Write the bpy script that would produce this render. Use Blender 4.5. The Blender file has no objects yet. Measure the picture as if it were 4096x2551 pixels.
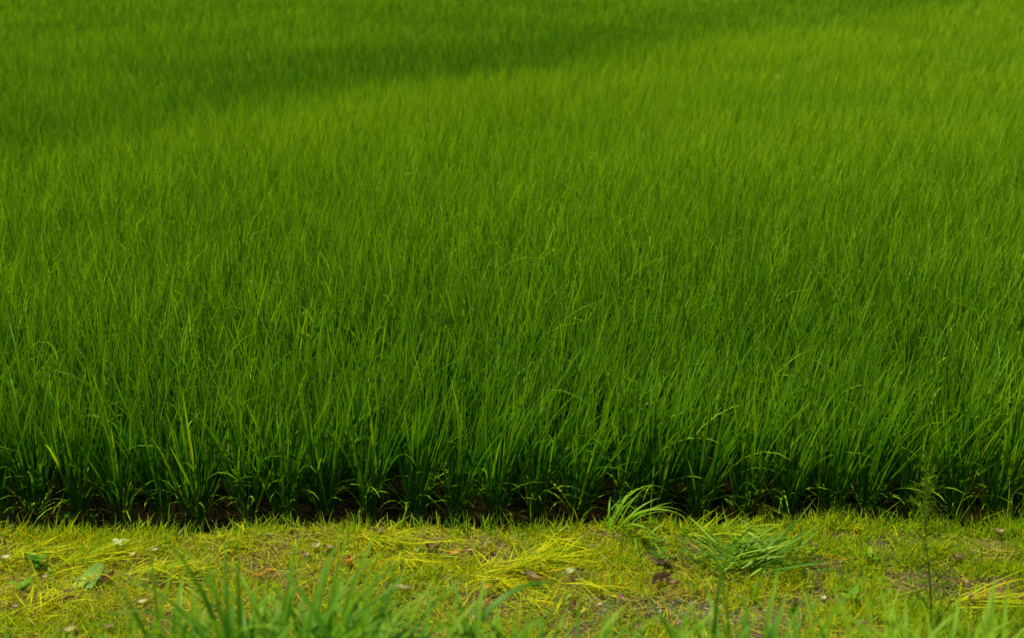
import bpy, math
import numpy as np
from mathutils import Vector, Matrix, Euler

RNG = np.random.default_rng(7)
SC = bpy.context.scene
COL = SC.collection

# ------------------------------------------------------------------ camera
CAM_H = 2.39                    # eye height above the paddy water
TILT = math.radians(15.2)
LENS, SENSOR = 50.0, 36.0
cam_data = bpy.data.cameras.new('camera')
cam = bpy.data.objects.new('camera', cam_data)
COL.objects.link(cam)
cam.location = (0, 0, CAM_H)
cam.rotation_euler = (math.radians(90) - TILT, 0, 0)
cam_data.lens = LENS
cam_data.sensor_width = SENSOR
cam_data.clip_start = 0.05
cam_data.clip_end = 3000
cam_data.dof.use_dof = True
cam_data.dof.focus_distance = 6.7
cam_data.dof.aperture_fstop = 2.8
SC.camera = cam

# ------------------------------------------------------------------ light
SUN = Vector((-0.40, 0.16, 1.0)).normalized()
world = bpy.data.worlds.new('World')
SC.world = world
world.use_nodes = True
wn = world.node_tree
bg = wn.nodes['Background']
sky = wn.nodes.new('ShaderNodeTexSky')
sky.sky_type = 'NISHITA'
sky.sun_disc = False
sky.sun_elevation = math.asin(SUN.z)
sky.sun_rotation = math.atan2(SUN.x, SUN.y)
wn.links.new(sky.outputs[0], bg.inputs[0])
bg.inputs[1].default_value = 0.11
sun_data = bpy.data.lights.new('sun', 'SUN')
sun_data.energy = 5.0
sun_data.angle = math.radians(0.55)
sun_data.color = (1.0, 0.95, 0.84)
sun = bpy.data.objects.new('sun', sun_data)
sun.rotation_euler = SUN.to_track_quat('Z', 'Y').to_euler()
sun.location = (-6, 2, 12)
COL.objects.link(sun)

SC.render.engine = 'CYCLES'
SC.view_settings.view_transform = 'Standard'
SC.view_settings.look = 'None'
SC.view_settings.exposure = 0.5
SC.view_settings.gamma = 1.0
SC.view_settings.use_curve_mapping = False
cy = SC.cycles
cy.max_bounces = 8
cy.diffuse_bounces = 4
cy.glossy_bounces = 3
cy.transmission_bounces = 5
cy.caustics_reflective = False
cy.caustics_refractive = False
cy.use_denoising = True
cy.sample_clamp_indirect = 6.0


# ------------------------------------------------------------------ helpers
def vnoise(x, y, seed=0):
    """smooth value noise in 0..1"""
    x = np.asarray(x, float)
    y = np.asarray(y, float)
    xi, yi = np.floor(x).astype(np.int64), np.floor(y).astype(np.int64)
    fx, fy = x - xi, y - yi
    fx, fy = fx * fx * (3 - 2 * fx), fy * fy * (3 - 2 * fy)

    def h(a, b):
        n = (a * 374761393 + b * 668265263 + seed * 974711) & 0x7fffffff
        n = ((n ^ (n >> 13)) * 1274126177) & 0x7fffffff
        return ((n ^ (n >> 16)) & 0xffff) / 65535.0
    return (h(xi, yi) * (1 - fx) + h(xi + 1, yi) * fx) * (1 - fy) + (h(xi, yi + 1) * (1 - fx) + h(xi + 1, yi + 1) * fx) * fy


def sstep(a, b, v):
    t = np.clip((np.asarray(v, float) - a) / (b - a), 0, 1)
    return t * t * (3 - 2 * t)


def edge_y(x):
    """where the bank breaks off into the water"""
    x = np.asarray(x, float)
    return 5.29 + 0.018 * np.clip(x, -3, 3) + 0.10 * (vnoise(x * 1.9, 0.5, 3) - 0.5) + 0.06 * (vnoise(x * 7, 1.5, 4) - 0.5)


def ground_z(x, y):
    x = np.asarray(x, float)
    y = np.asarray(y, float)
    ramp = np.clip(4.30 - y, 0, 2.5)
    z = 0.075 + 0.44 * ramp * sstep(0, 0.5, ramp)
    z = z + 0.035 * (vnoise(x * 2.1, y * 2.1, 11) - 0.5) + 0.018 * (vnoise(x * 6, y * 6, 12) - 0.5) + 0.008 * (vnoise(x * 19, y * 19, 13) - 0.5)
    d = sstep(-0.05, 0.07, y - edge_y(x))
    return z * (1 - d) + d * (-0.05 + 0.02 * (vnoise(x * 5, y * 5, 14) - 0.5))


F_PX = 4096 * LENS / SENSOR


def at(px, py, dz=0.0):
    """point of the ground that the photograph shows at source pixel (px, py)"""
    ax, ay = (px - 2048) / F_PX, (1275.5 - py) / F_PX
    d = Vector((ax, math.cos(TILT) + ay * math.sin(TILT), -math.sin(TILT) + ay * math.cos(TILT)))
    z = 0.08
    for _ in range(12):
        s = (CAM_H - z - dz) / -d.z
        z = float(ground_z(d.x * s, d.y * s))
    return Vector((d.x * s, d.y * s, max(z, 0.0)))


def mesh_from(name, V, F, attrs, mat, smooth=True):
    """V (n,3), F (m,4) or (m,3) arrays, attrs {name: (n,)}"""
    me = bpy.data.meshes.new(name)
    V = np.ascontiguousarray(V, dtype=np.float32)
    F = np.ascontiguousarray(F, dtype=np.int32)
    k = F.shape[1]
    me.vertices.add(len(V))
    me.vertices.foreach_set('co', V.ravel())
    me.loops.add(F.size)
    me.loops.foreach_set('vertex_index', F.ravel())
    me.polygons.add(len(F))
    me.polygons.foreach_set('loop_start', np.arange(0, F.size, k, dtype=np.int32))
    me.update(calc_edges=True)
    if smooth:
        me.polygons.foreach_set('use_smooth', np.ones(len(F), dtype=bool))
    for an, av in attrs.items():
        a = me.attributes.new(an, 'FLOAT', 'POINT')
        a.data.foreach_set('value', np.ascontiguousarray(av, dtype=np.float32))
    me.materials.append(mat)
    return me


def add(name, mesh, parent=None, loc=(0, 0, 0), label=None, cat=None, group=None, kind=None, matrix=None):
    o = bpy.data.objects.new(name, mesh)
    COL.objects.link(o)
    o.parent = parent
    if matrix is not None:
        o.matrix_basis = matrix
    else:
        o.location = loc
    if label:
        o['label'] = label
    if cat:
        o['category'] = cat
    if group:
        o['group'] = group
    if kind:
        o['kind'] = kind
    return o


def arr(v, n):
    v = np.asarray(v, float)
    return np.broadcast_to(v, (n,)).astype(float) if v.ndim < 2 else v


def prof_leaf(t):      # long grass leaf: narrow sheath end, widest at 1/3, long taper
    return np.maximum((0.42 + 0.58 * sstep(0, 0.3, t)) * (1 - t ** 2.6), 0.03)


def prof_stalk(t):
    return 1 - 0.45 * t


def prof_lance(t):     # short lance-shaped leaf
    return np.maximum(np.sin(np.pi * np.clip(t, 0.02, 1) ** 0.75) ** 0.8, 0.04)


def strips(base, az, tilt, bend, L, W, roll=0.0, twist=0.0, tint=0.5, K=4, cols=2, prof=prof_leaf, pw=1.5, fold=0.45):
    """many grass blades at once -> V, F, attrs"""
    base = np.asarray(base, float)
    n = len(base)
    az, tilt, bend, L, W, roll, twist, tint = [arr(a, n) for a in (az, tilt, bend, L, W, roll, twist, tint)]
    t = np.linspace(0, 1, K + 1)
    th = tilt[:, None] + bend[:, None] * t ** pw
    thm = 0.5 * (th[:, 1:] + th[:, :-1])
    h = np.concatenate([np.zeros((n, 1)), np.cumsum(np.sin(thm), 1)], 1) * (L / K)[:, None]
    z = np.concatenate([np.zeros((n, 1)), np.cumsum(np.cos(thm), 1)], 1) * (L / K)[:, None]
    ca, sa = np.cos(az)[:, None], np.sin(az)[:, None]
    P = np.stack([base[:, 0:1] + h * ca, base[:, 1:2] + h * sa, base[:, 2:3] + z], -1)
    side0 = np.stack([-sa + 0 * th, ca + 0 * th, 0 * th], -1)
    nrm = np.stack([np.cos(th) * ca, np.cos(th) * sa, -np.sin(th)], -1)
    ang = roll[:, None] + twist[:, None] * t
    c, s = np.cos(ang)[..., None], np.sin(ang)[..., None]
    side = c * side0 + s * nrm
    n2 = -s * side0 + c * nrm
    w = (W[:, None] * prof(t) * 0.5)[..., None]
    if cols == 2:
        V = np.stack([P - side * w, P + side * w], 2)
    else:
        V = np.stack([P - side * w - n2 * w * fold, P, P + side * w - n2 * w * fold], 2)
    c_ = cols
    i = np.arange(n)[:, None, None] * ((K + 1) * c_) + np.arange(K)[None, :, None] * c_ + np.arange(c_ - 1)[None, None, :]
    F = np.stack([i, i + 1, i + 1 + c_, i + c_], -1).reshape(-1, 4)
    T = np.broadcast_to(tint[:, None, None], (n, K + 1, c_)).ravel()
    A = np.broadcast_to(t[None, :, None], (n, K + 1, c_)).ravel()
    return V.reshape(-1, 3), F, {'tint': T, 'along': A}


def merge(parts):
    Vs, Fs, off, at_ = [], [], 0, {}
    for V, F, a in parts:
        Vs.append(V)
        Fs.append(F + off)
        off += len(V)
        for k, v in a.items():
            at_.setdefault(k, []).append(v)
    return np.concatenate(Vs), np.concatenate(Fs), {k: np.concatenate(v) for k, v in at_.items()}


def tube(points, radii, sides=6, tint=0.5):
    P = np.asarray(points, float)
    n = len(P)
    tg = np.gradient(P, axis=0)
    tg /= np.linalg.norm(tg, axis=1, keepdims=True) + 1e-9
    ref = np.where(np.abs(tg[:, 2:3]) > 0.9, np.array([[1.0, 0, 0]]), np.array([[0, 0, 1.0]]))
    u = np.cross(tg, ref)
    u /= np.linalg.norm(u, axis=1, keepdims=True) + 1e-9
    v = np.cross(tg, u)
    a = np.linspace(0, 2 * np.pi, sides, endpoint=False)
    r = np.broadcast_to(np.asarray(radii, float), (n,))
    V = P[:, None] + r[:, None, None] * (np.cos(a)[None, :, None] * u[:, None] + np.sin(a)[None, :, None] * v[:, None])
    i = np.arange(n - 1)[:, None] * sides
    j = np.arange(sides)[None]
    jn = (j + 1) % sides
    F = np.stack([i + j, i + jn, i + sides + jn, i + sides + j], -1).reshape(-1, 4)
    m = n * sides
    return V.reshape(-1, 3), F, {'tint': np.full(m, tint), 'along': np.repeat(np.linspace(0, 1, n), sides)}


# ------------------------------------------------------------------ materials
def leaf_mat(name, stops, transl=0.42, tr_gain=(1.25, 1.15, 0.6), gloss=0.06, rough=0.42, tip=None):
    """leaf: diffuse front, light passing through from behind, a little sheen.
    'tint' picks the leaf's own colour, 'along' runs root to tip."""
    m = bpy.data.materials.new(name)
    m.use_nodes = True
    nt = m.node_tree
    nt.nodes.clear()
    N, Lk = nt.nodes.new, nt.links.new
    a = N('ShaderNodeAttribute')
    a.attribute_name = 'tint'
    ramp = N('ShaderNodeValToRGB')
    cr = ramp.color_ramp
    while len(cr.elements) < len(stops):
        cr.elements.new(0.5)
    for e, (p, c) in zip(cr.elements, stops):
        e.position = p
        e.color = (*c, 1)
    geo = N('ShaderNodeNewGeometry')
    nz = N('ShaderNodeTexNoise')
    nz.inputs['Scale'].default_value = 38.0
    nz.inputs['Detail'].default_value = 2.0
    Lk(geo.outputs['Position'], nz.inputs['Vector'])
    mm = N('ShaderNodeMath')
    mm.operation = 'MULTIPLY_ADD'
    mm.inputs[1].default_value = 0.35
    Lk(nz.outputs[0], mm.inputs[0])
    sub = N('ShaderNodeMath')
    sub.operation = 'SUBTRACT'
    sub.inputs[1].default_value = 0.175
    Lk(a.outputs['Fac'], sub.inputs[0])
    Lk(sub.outputs[0], mm.inputs[2])
    Lk(mm.outputs[0], ramp.inputs[0])
    col = ramp.outputs[0]
    if tip:
        b = N('ShaderNodeAttribute')
        b.attribute_name = 'along'
        mr = N('ShaderNodeMapRange')
        mr.inputs[1].default_value, mr.inputs[2].default_value = tip[1], 1.05
        mr.inputs[3].default_value, mr.inputs[4].default_value = 0.0, tip[2]
        Lk(b.outputs['Fac'], mr.inputs[0])
        mx = N('ShaderNodeMix')
        mx.data_type = 'RGBA'
        Lk(mr.outputs[0], mx.inputs[0])
        Lk(col, mx.inputs[6])
        mx.inputs[7].default_value = (*tip[0], 1)
        col = mx.outputs[2]
    dif = N('ShaderNodeBsdfDiffuse')
    Lk(col, dif.inputs[0])
    g = N('ShaderNodeMix')
    g.data_type = 'RGBA'
    g.blend_type = 'MULTIPLY'
    g.inputs[0].default_value = 1.0
    Lk(col, g.inputs[6])
    g.inputs[7].default_value = (*tr_gain, 1)
    tr = N('ShaderNodeBsdfTranslucent')
    Lk(g.outputs[2], tr.inputs[0])
    m1 = N('ShaderNodeMixShader')
    m1.inputs[0].default_value = transl
    Lk(dif.outputs[0], m1.inputs[1])
    Lk(tr.outputs[0], m1.inputs[2])
    gl = N('ShaderNodeBsdfGlossy')
    gl.inputs['Roughness'].default_value = rough
    gl.inputs[0].default_value = (0.75, 0.9, 0.35, 1)
    m2 = N('ShaderNodeMixShader')
    m2.inputs[0].default_value = gloss
    Lk(m1.outputs[0], m2.inputs[1])
    Lk(gl.outputs[0], m2.inputs[2])
    out = N('ShaderNodeOutputMaterial')
    Lk(m2.outputs[0], out.inputs[0])
    return m


M = {}
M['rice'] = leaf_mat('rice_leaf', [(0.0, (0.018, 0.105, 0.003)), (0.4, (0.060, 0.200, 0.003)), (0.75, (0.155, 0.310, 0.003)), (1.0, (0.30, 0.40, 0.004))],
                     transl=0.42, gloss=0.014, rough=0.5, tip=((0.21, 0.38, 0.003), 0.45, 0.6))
M['rice_stalk'] = leaf_mat('rice_stalk', [(0.0, (0.02, 0.085, 0.003)), (1.0, (0.06, 0.15, 0.004))], transl=0.2, gloss=0.015)
M['mown'] = leaf_mat('mown_grass', [(0.0, (0.06, 0.19, 0.003)), (0.35, (0.17, 0.33, 0.003)), (0.7, (0.37, 0.43, 0.003)), (1.0, (0.54, 0.46, 0.005))],
                     transl=0.45, gloss=0.008, rough=0.6)
M['cut'] = leaf_mat('cut_grass', [(0.0, (0.14, 0.25, 0.003)), (0.4, (0.30, 0.39, 0.003)), (0.75, (0.50, 0.50, 0.004)), (1.0, (0.58, 0.48, 0.006))],
                    transl=0.4, gloss=0.008, rough=0.6)
M['straw'] = leaf_mat('dry_straw', [(0.0, (0.075, 0.042, 0.012)), (0.5, (0.19, 0.13, 0.030)), (1.0, (0.38, 0.31, 0.04))], transl=0.2, gloss=0.01)
M['broad'] = leaf_mat('wild_grass', [(0.0, (0.035, 0.14, 0.004)), (0.5, (0.10, 0.26, 0.005)), (1.0, (0.24, 0.38, 0.008))],
                      transl=0.5, gloss=0.018, rough=0.5)
M['bluegrass'] = leaf_mat('foxtail_grass', [(0.0, (0.05, 0.16, 0.015)), (0.5, (0.12, 0.26, 0.012)), (1.0, (0.30, 0.38, 0.01))], transl=0.4, gloss=0.02, rough=0.45)
M['weed'] = leaf_mat('feathery_weed', [(0.0, (0.05, 0.12, 0.005)), (0.5, (0.105, 0.20, 0.008)), (1.0, (0.21, 0.30, 0.010))], transl=0.4, gloss=0.01)
M['weed_stem'] = leaf_mat('weed_stem', [(0.0, (0.06, 0.06, 0.012)), (1.0, (0.10, 0.13, 0.015))], transl=0.0, gloss=0.01)
M['dead'] = leaf_mat('dead_leaf', [(0.0, (0.09, 0.05, 0.022)), (0.35, (0.20, 0.12, 0.055)), (0.7, (0.34, 0.24, 0.10)), (1.0, (0.46, 0.44, 0.22))], transl=0.2, gloss=0.02)
M['orange'] = leaf_mat('orange_leaf', [(0.0, (0.32, 0.13, 0.02)), (1.0, (0.48, 0.30, 0.03))], transl=0.3, gloss=0.02)
M['pale'] = leaf_mat('pale_leaf', [(0.0, (0.13, 0.25, 0.04)), (0.5, (0.22, 0.33, 0.07)), (1.0, (0.50, 0.50, 0.22))], transl=0.3, gloss=0.02)
M['pink'] = leaf_mat('clover_petal', [(0.0, (0.45, 0.18, 0.24)), (1.0, (0.62, 0.36, 0.38))], transl=0.3, gloss=0.01)


def ground_material():
    m = bpy.data.materials.new('soil')
    m.use_nodes = True
    nt = m.node_tree
    b = nt.nodes['Principled BSDF']
    b.inputs['Roughness'].default_value = 0.9
    b.inputs['Specular IOR Level'].default_value = 0.15
    geo = nt.nodes.new('ShaderNodeNewGeometry')
    n1 = nt.nodes.new('ShaderNodeTexNoise')
    n1.inputs['Scale'].default_value = 9
    n1.inputs['Detail'].default_value = 8
    n1.inputs['Roughness'].default_value = 0.7
    n2 = nt.nodes.new('ShaderNodeTexVoronoi')
    n2.inputs['Scale'].default_value = 130
    r = nt.nodes.new('ShaderNodeValToRGB')
    e = r.color_ramp.elements
    e[0].position, e[0].color = 0.25, (0.020, 0.012, 0.005, 1)
    e[1].position, e[1].color = 0.75, (0.10, 0.064, 0.026, 1)
    for n in (n1, n2):
        nt.links.new(geo.outputs['Position'], n.inputs['Vector'])
    mx = nt.nodes.new('ShaderNodeMath')
    mx.operation = 'MULTIPLY_ADD'
    mx.inputs[1].default_value = 0.3
    nt.links.new(n2.outputs['Distance'], mx.inputs[0])
    nt.links.new(n1.outputs[0], mx.inputs[2])
    nt.links.new(mx.outputs[0], r.inputs[0])
    nt.links.new(r.outputs[0], b.inputs['Base Color'])
    bu = nt.nodes.new('ShaderNodeBump')
    bu.inputs['Strength'].default_value = 0.7
    bu.inputs['Distance'].default_value = 0.01
    nt.links.new(mx.outputs[0], bu.inputs['Height'])
    nt.links.new(bu.outputs[0], b.inputs['Normal'])
    return m


def water_material():
    m = bpy.data.materials.new('muddy_water')
    m.use_nodes = True
    nt = m.node_tree
    b = nt.nodes['Principled BSDF']
    geo = nt.nodes.new('ShaderNodeNewGeometry')
    n1 = nt.nodes.new('ShaderNodeTexNoise')
    n1.inputs['Scale'].default_value = 5
    n1.inputs['Detail'].default_value = 5
    r = nt.nodes.new('ShaderNodeValToRGB')
    e = r.color_ramp.elements
    e[0].position, e[0].color = 0.3, (0.0045, 0.0026, 0.001, 1)
    e[1].position, e[1].color = 0.7, (0.009, 0.005, 0.0018, 1)
    nt.links.new(geo.outputs['Position'], n1.inputs['Vector'])
    nt.links.new(n1.outputs[0], r.inputs[0])
    nt.links.new(r.outputs[0], b.inputs['Base Color'])
    b.inputs['Roughness'].default_value = 0.06
    b.inputs['IOR'].default_value = 1.33
    n2 = nt.nodes.new('ShaderNodeTexNoise')
    n2.inputs['Scale'].default_value = 24
    nt.links.new(geo.outputs['Position'], n2.inputs['Vector'])
    bu = nt.nodes.new('ShaderNodeBump')
    bu.inputs['Strength'].default_value = 0.08
    bu.inputs['Distance'].default_value = 0.01
    nt.links.new(n2.outputs[0], bu.inputs['Height'])
    nt.links.new(bu.outputs[0], b.inputs['Normal'])
    return m


def stone_material():
    m = bpy.data.materials.new('pebble')
    m.use_nodes = True
    nt = m.node_tree
    b = nt.nodes['Principled BSDF']
    b.inputs['Roughness'].default_value = 0.8
    a = nt.nodes.new('ShaderNodeAttribute')
    a.attribute_name = 'tint'
    r = nt.nodes.new('ShaderNodeValToRGB')
    e = r.color_ramp.elements
    e[0].color = (0.07, 0.05, 0.03, 1)
    e[1].color = (0.36, 0.32, 0.25, 1)
    nt.links.new(a.outputs['Fac'], r.inputs[0])
    nt.links.new(r.outputs[0], b.inputs['Base Color'])
    return m


M['soil'] = ground_material()
M['water'] = water_material()
M['stone'] = stone_material()
m = bpy.data.materials.new('blue_plastic')
m.use_nodes = True
m.node_tree.nodes['Principled BSDF'].inputs['Base Color'].default_value = (0.10, 0.25, 0.50, 1)
M['blue'] = m

# ------------------------------------------------------------------ setting: ground and water
xs = np.concatenate([[-400, -150, -60, -25, -12, -7, -5], np.linspace(-4, 4, 270), [5, 7, 12, 25, 60, 150, 400]])
ys = np.concatenate([[-300, -60, -20, -8, -3, 0, 1, 1.6], np.linspace(2.1, 5.5, 118), [5.8, 7, 10, 16, 30, 60, 120, 300, 900]])
X, Y = np.meshgrid(xs, ys)
Z = ground_z(X, Y)
nx, ny = len(xs), len(ys)
i = (np.arange(ny - 1)[:, None] * nx + np.arange(nx - 1)[None]).ravel()
F = np.stack([i, i + 1, i + 1 + nx, i + nx], 1)
add('ground', mesh_from('ground', np.stack([X, Y, Z], -1).reshape(-1, 3), F, {}, M['soil']), kind='structure',
    label='bare brown soil of the grassy bank and paddy bed')
V = np.array([[-300, 4.95, 0], [300, 4.95, 0], [300, 400, 0], [-300, 400, 0]], float)
add('water', mesh_from('water', V, np.array([[0, 1, 2, 3]]), {}, M['water'], False), kind='structure',
    label='shallow muddy brown water under the rice')


# ------------------------------------------------------------------ rice
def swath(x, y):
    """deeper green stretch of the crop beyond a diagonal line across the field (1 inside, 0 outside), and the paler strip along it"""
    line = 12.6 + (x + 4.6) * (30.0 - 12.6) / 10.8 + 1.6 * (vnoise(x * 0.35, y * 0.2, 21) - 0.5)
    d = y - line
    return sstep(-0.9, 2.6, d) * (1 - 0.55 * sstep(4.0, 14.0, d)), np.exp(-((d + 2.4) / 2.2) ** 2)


def hill_params(x, y):
    """local height factor, sideways lean, leaf colour of the crop at (x, y) with front shade and far brightness put in"""
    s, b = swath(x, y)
    lo = vnoise(x * 0.55, y * 0.42, 31)
    mid = vnoise(x * 1.7, y * 1.1, 32)
    one = vnoise(x * 41.7, y * 37.3, 35) - 0.5
    h = 1.0 + 0.10 * one + 0.13 * (lo - 0.5) + 0.12 * (mid - 0.5) - 0.13 * s
    lean = 0.02 + 0.10 * sstep(-1.5, 3.5, x - 0.10 * (y - 6)) + 0.16 * (vnoise(x * 0.5 + 9, y * 0.5, 33) - 0.5) - 0.05 * s + 0.11 * (vnoise(x * 33.1, y * 29.7, 36) - 0.5)
    tint = 0.20 + 0.34 * (lo - 0.5) + 0.12 * one + 0.22 * sstep(5.6, 9, y) + 0.26 * sstep(8, 18, y) - 0.36 * s + 0.08 * b + 0.14 * sstep(0, 7, x)  # shade of the front rows and brightness farther back are put into the colour
    return h, lean, tint


def rice_leaves(cx, cy, n_tiller, per, rng, lod=0, front=False):
    """arrays for the leaves of many hills; cx, cy (H,)"""
    H = len(cx)
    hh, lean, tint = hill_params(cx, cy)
    n = n_tiller * per
    sh = (H, n_tiller, per)
    a0 = rng.uniform(0, 2 * np.pi, (H, n_tiller, 1)) + 0 * np.zeros(sh)
    r0 = 0.034 * np.sqrt(rng.uniform(0, 1, (H, n_tiller, 1))) + np.zeros(sh)
    fan = rng.uniform(0.02, 0.30, (H, n_tiller, 1)) + np.zeros(sh)
    lx = np.sin(fan) * np.cos(a0) + (lean[:, None, None] + 0.05 * rng.standard_normal(sh))
    ly = np.sin(fan) * np.sin(a0) + 0.05 * rng.standard_normal(sh)
    if front:
        ly = ly - 0.02
    k = np.arange(per)[None, None] + np.zeros(sh)
    u = (k + rng.uniform(0, 0.9, sh)) / per                  # 0 low leaf .. 1 flag leaf
    s = (0.03 + 0.20 * u) * hh[:, None, None]                # height of the leaf base on the stem
    bx = cx[:, None, None] + r0 * np.cos(a0) + lx * s
    by = cy[:, None, None] + r0 * np.sin(a0) + ly * s
    bz = s
    ex = lx + 0.10 * rng.standard_normal(sh)
    ey = ly + 0.10 * rng.standard_normal(sh)
    az = np.arctan2(ey, ex)
    tilt = np.hypot(ex, ey)
    L = (0.34 + 0.12 * u + 0.042 * rng.standard_normal(sh)) * hh[:, None, None]
    L = np.clip(L, 0.2, 0.56)
    bend = np.abs(0.16 + 0.20 * rng.standard_normal(sh))
    flop = rng.uniform(0, 1, sh) < 0.07
    bend = np.where(flop, rng.uniform(0.9, 1.9, sh), bend)
    tilt = np.where(flop, tilt + 0.15, tilt)
    W = rng.uniform(0.008, 0.0135, sh)
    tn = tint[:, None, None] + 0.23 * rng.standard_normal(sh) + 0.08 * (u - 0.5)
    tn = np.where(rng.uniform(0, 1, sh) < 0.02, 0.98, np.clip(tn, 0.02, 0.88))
    roll = rng.uniform(-1.3, 1.3, sh)
    twist = rng.uniform(-0.9, 0.9, sh)
    r = lambda q: q.reshape(H, n)
    return dict(base=np.stack([r(bx), r(by), r(bz)], -1), az=r(az), tilt=r(tilt), bend=r(bend), L=r(L), W=r(W),
                roll=r(roll), twist=r(twist), tint=r(tn), u=r(u)), lean


ROW0, ROW_D, HILL_D = 5.55, 0.30, 0.175
hills = []            # (x, y, row)
row = 0
y = ROW0
rr = np.random.default_rng(21)
FAR = 52.0
while y < FAR:
    half = 0.365 * (y + 1.2) + 1.6
    n = int(2 * half / HILL_D)
    x0 = -half + rr.uniform(0, HILL_D)
    for j in range(n):
        hills.append((x0 + j * HILL_D + rr.normal(0, 0.016), y + rr.normal(0, 0.022), row))
    y += ROW_D
    row += 1
hills = np.array(hills)


def in_view(x, y, z=0.35):
    depth = y * math.cos(TILT) + (CAM_H - z) * math.sin(TILT)
    return np.abs(x) / depth < 0.36


vis = in_view(hills[:, 0], hills[:, 1]) & (hills[:, 2] < 14)
order = np.nonzero(vis)[0]
order = order[np.lexsort((hills[order, 0], hills[order, 2]))]
# whole rows, as many as keep the count at about 300
rows_used, picked = [], []
for r_ in range(14):
    ids = order[hills[order, 2] == r_]
    if len(picked) + len(ids) > 300:
        break
    picked += list(ids)
    rows_used.append(r_)
picked = np.array(picked)
rest = np.setdiff1d(np.arange(len(hills)), picked)

# a small library of single rice leaves, shared by all the leaves that are objects of their own
LIB_W = 0.03         # width of a library leaf, in leaf lengths
BENDS = [0.05, 0.22, 0.42, 0.7, 1.1, 1.6]
lib_rng = np.random.default_rng(5)


def blade_library(tag, mat, bends, nt_, Wr, K=6, tints=(0.05, 0.9), prof=prof_leaf):
    lib = []
    for b in bends:
        rowl = []
        for q in range(nt_):
            tn = tints[0] + (tints[1] - tints[0]) * q / max(1, nt_ - 1)
            V, F, a = strips([[0, 0, 0]], 0, 0, b, 1.0, LIB_W, lib_rng.uniform(-0.25, 0.25), lib_rng.uniform(-0.5, 0.5), tn, K, 3, prof, fold=0.4)
            rowl.append(mesh_from(tag, V, F, a, mat))
        lib.append(rowl)
    return lib


rice_lib = blade_library('rice_leaf_blade', M['rice'], BENDS, 9, 1)


def lib_pick(lib, bends, bend, tint, lo=0.05, hi=0.9):
    bi = int(np.argmin([abs(b - bend) for b in bends]))
    nt_ = len(lib[0])
    ti = int(round((np.clip(tint, lo, hi) - lo) / (hi - lo) * (nt_ - 1)))
    return lib[bi][ti]


def blade_matrix(loc, az, tilt, roll, L, W):
    return (Matrix.Translation(loc) @ Matrix.Rotation(az, 4, 'Z') @ Matrix.Rotation(tilt, 4, 'Y') @ Matrix.Rotation(roll, 4, 'Z')
            @ Matrix.Diagonal((L, W / LIB_W, L, 1)))


def stalks_mesh(cx, cy, lean, rng, n, joined=False):
    a0 = rng.uniform(0, 2 * np.pi, n)
    r0 = 0.034 * np.sqrt(rng.uniform(0, 1, n))
    lx = 0.13 * np.cos(a0) * rng.uniform(0.2, 1.5, n) + lean
    ly = 0.13 * np.sin(a0) * rng.uniform(0.2, 1.5, n)
    base = np.stack([cx + r0 * np.cos(a0), cy + r0 * np.sin(a0), np.full(n, -0.03)], -1)
    return strips(base, np.arctan2(ly, lx), np.hypot(lx, ly), 0.05, rng.uniform(0.26, 0.36, n), rng.uniform(0.004, 0.007, n),
                  rng.uniform(0, 3.1, n), 0.6, rng.uniform(0.1, 0.9, n), 3, 3, prof_stalk, fold=0.7)


ORD = ['first', 'second', 'third', 'fourth', 'fifth', 'sixth', 'seventh', 'eighth', 'ninth', 'tenth', 'eleventh', 'twelfth', 'thirteenth',
       'fourteenth', 'fifteenth', 'sixteenth', 'seventeenth', 'eighteenth', 'nineteenth', 'twentieth', 'twenty-first', 'twenty-second',
       'twenty-third', 'twenty-fourth', 'twenty-fifth', 'twenty-sixth', 'twenty-seventh', 'twenty-eighth', 'twenty-ninth', 'thirtieth']
ORD += ['thirty-' + q for q in ORD[:9]] + ['fortieth'] + ['forty-' + q for q in ORD[:9]]


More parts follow.
